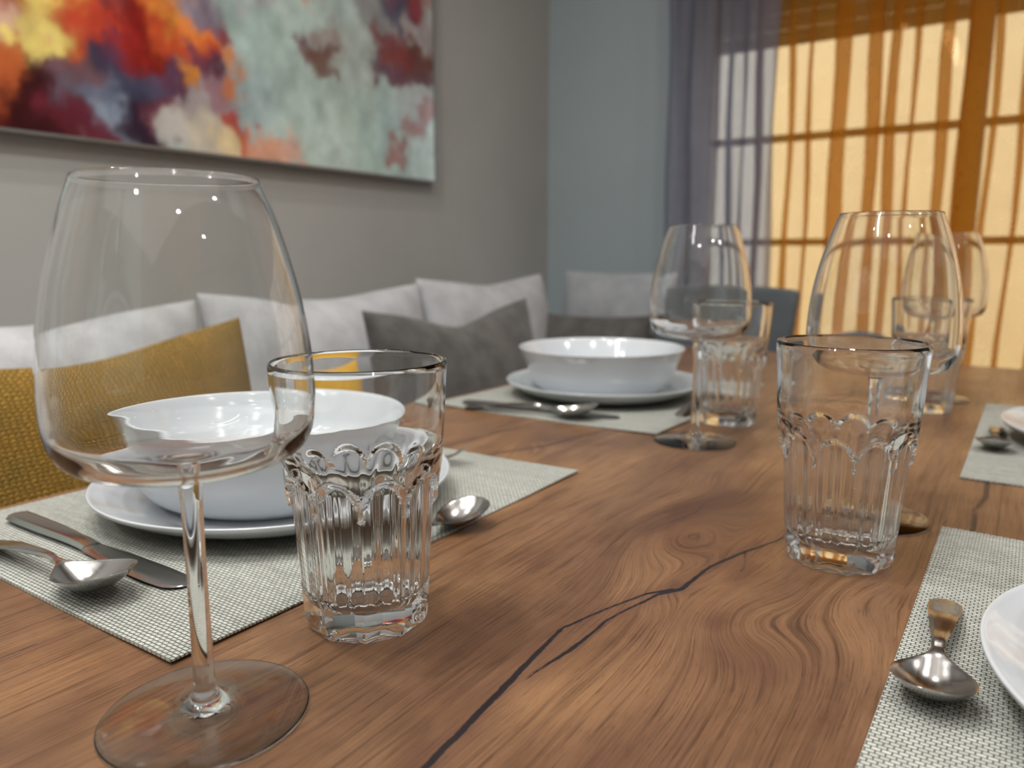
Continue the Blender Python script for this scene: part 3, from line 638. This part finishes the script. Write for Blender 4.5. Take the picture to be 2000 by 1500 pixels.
sofa = empty('corner_sofa', (-1.1, 1.0, 0)); tag(sofa, 'pale grey L-shaped corner sofa along the left wall', 'sofa')
def rel(b_): return (b_[0] + 1.1, b_[1] + 1.1, b_[2] - 1.0, b_[3] - 1.0, b_[4], b_[5])
boxes('base', [rel((-1.44, -.80, -.75, 1.72, .06, .28))], M['sofa2'], sofa, .02)
boxes('base', [rel((-1.44, -.87, 1.73, 2.27, .06, .28))], M['sofa2'], sofa, .02)
boxes('seat_cushion', [rel((-1.26, -.79, -.74, .52, .285, .43))], M['sofa'], sofa, .04)
boxes('seat_cushion', [rel((-1.26, -.79, .53, 1.72, .285, .43))], M['sofa'], sofa, .04)
boxes('seat_cushion', [rel((-1.26, -.87, 1.73, 2.09, .285, .43))], M['sofa'], sofa, .04)
boxes('backrest', [rel((-1.46, -1.34, -.75, 2.27, .285, .74))], M['sofa'], sofa, .03)
boxes('backrest', [rel((-1.33, -.87, 2.17, 2.27, .285, .74))], M['sofa2'], sofa, .03)
for x, y in ((-1.40, -.70), (-.86, -.70), (-1.40, 2.2), (-.91, 2.2)): boxes('leg', [rel((x - .02, x + .02, y - .02, y + .02, 0, .059))], M['dark'], sofa)
GB = 'pale grey sofa back cushions'
for i, (y, wd, hd, lb) in enumerate([(.545, .60, .450, 'pale grey sofa back cushion behind the mustard knit cushion'), (1.155, .61, .462, 'pale grey sofa back cushion seen through the right side of the big wine glass'),
                                     (1.745, .58, .474, 'pale grey sofa back cushion in the corner, behind the charcoal cushion'), (-.06, .60, .44, 'pale grey sofa back cushion, leftmost by the picture edge')]):
    c = pillow('back_cushion', wd, hd, .17, M['sofa'], ear=.06, p=3.0, sag=.012, seed=i + 3, wr=.008); place(c, -1.215, y, .422, R(-7), 0); tag(c, lb, 'cushion', GB)
c = pillow('back_cushion', .36, .475, .13, M['sofa2'], ear=.03, p=3.6, seed=9); place(c, -1.06, 2.095, .428, R(-5), R(-90)); tag(c, 'mid grey sofa back cushion against the blue grey end wall', 'cushion', GB)
c = pillow('scatter_cushion', .52, .44, .17, M['knit'], ear=.07, p=2.6, sag=.012, seed=2, n=36); place(c, -.905, .500, .412, R(-9), R(3)); c.rotation_euler[0] = R(2.5); tag(c, 'mustard yellow chunky knit cushion at the left edge', 'cushion')
c = pillow('scatter_cushion', .535, .425, .17, M['darkfab'], ear=.10, sag=.030, seed=5); place(c, -.965, 1.300, .428, R(-9), R(-2)); tag(c, 'charcoal grey fabric cushion with pointed corners, left of the far bowl', 'cushion')
c = pillow('scatter_cushion', .15, .352, .09, M['gold'], ear=.05, seed=6); place(c, -.885, .845, .428, R(-8), R(4)); tag(c, 'golden cushion seen through the rim of the foreground tumbler', 'cushion')
c = pillow('scatter_cushion', .36, .36, .13, M['darkfab'], ear=.06, seed=12); place(c, -1.055, 1.93, .428, R(-10), R(-82)); tag(c, 'low charcoal cushion in the sofa corner behind the far left bowl', 'cushion')

# ------------------------------------------------------------------ chairs past the far end of the table
def chair(x, y, wtop, wbot, ztop, label):
    g = empty('dining_chair', (x, y, 0)); tag(g, label, 'chair')
    V, F = [], []; n = 10; ks = 8
    for s_ in (0, 1):
        for j in range(n + 1):
            t = j / n; wd = wbot + (wtop - wbot) * t ** .8; z = .40 + (ztop - .40) * t
            for i in range(ks + 1):
                u = 2 * i / ks - 1; rnd_ = .010 * (max(0, t - .9) / .1) ** 2 * u * u
                V.append((u * wd / 2, (.05 if s_ else 0) + .02 * u * u * -1 + .05 * t, z - rnd_))
    m_ = ks + 1; o = m_ * (n + 1)
    for j in range(n):
        for i in range(ks):
            a = j * m_ + i; F.append((a, a + 1, a + m_ + 1, a + m_)); F.append((a + o, a + m_ + o, a + m_ + 1 + o, a + 1 + o))
        a = j * m_; F.append((a, a + m_, a + m_ + o, a + o)); a = j * m_ + ks; F.append((a, a + o, a + m_ + o, a + m_))
    for i in range(ks):
        F.append((i, i + o, i + 1 + o, i + 1)); a = n * m_ + i; F.append((a, a + 1, a + 1 + o, a + o))
    bk = mesh('backrest', V, F, M['slate'], g, True, 40); bk.modifiers.new('bevel', 'BEVEL').width = .012; bk.modifiers['bevel'].segments = 3; bk.location = (0, .0, 0)
    hw = max(wbot / 2 + .02, .12)
    boxes('seat', [(-hw, hw, -.30, .0, .40, .47)], M['slate'], g, .02)
    for sx in (-1, 1):
        for yy_ in (-.27, .02): boxes('leg', [(sx * (hw - .03) - .015, sx * (hw - .03) + .015, yy_ - .015, yy_ + .015, 0, .40)], M['dark'], g)
chair(-.675, 1.94, .38, .30, .872, 'slate grey chair at the far end of the table, before the grey curtain')
chair(-.355, 1.985, .14, .14, .765, 'narrow low slate chair seen through the wine glass behind the right-hand tumbler')
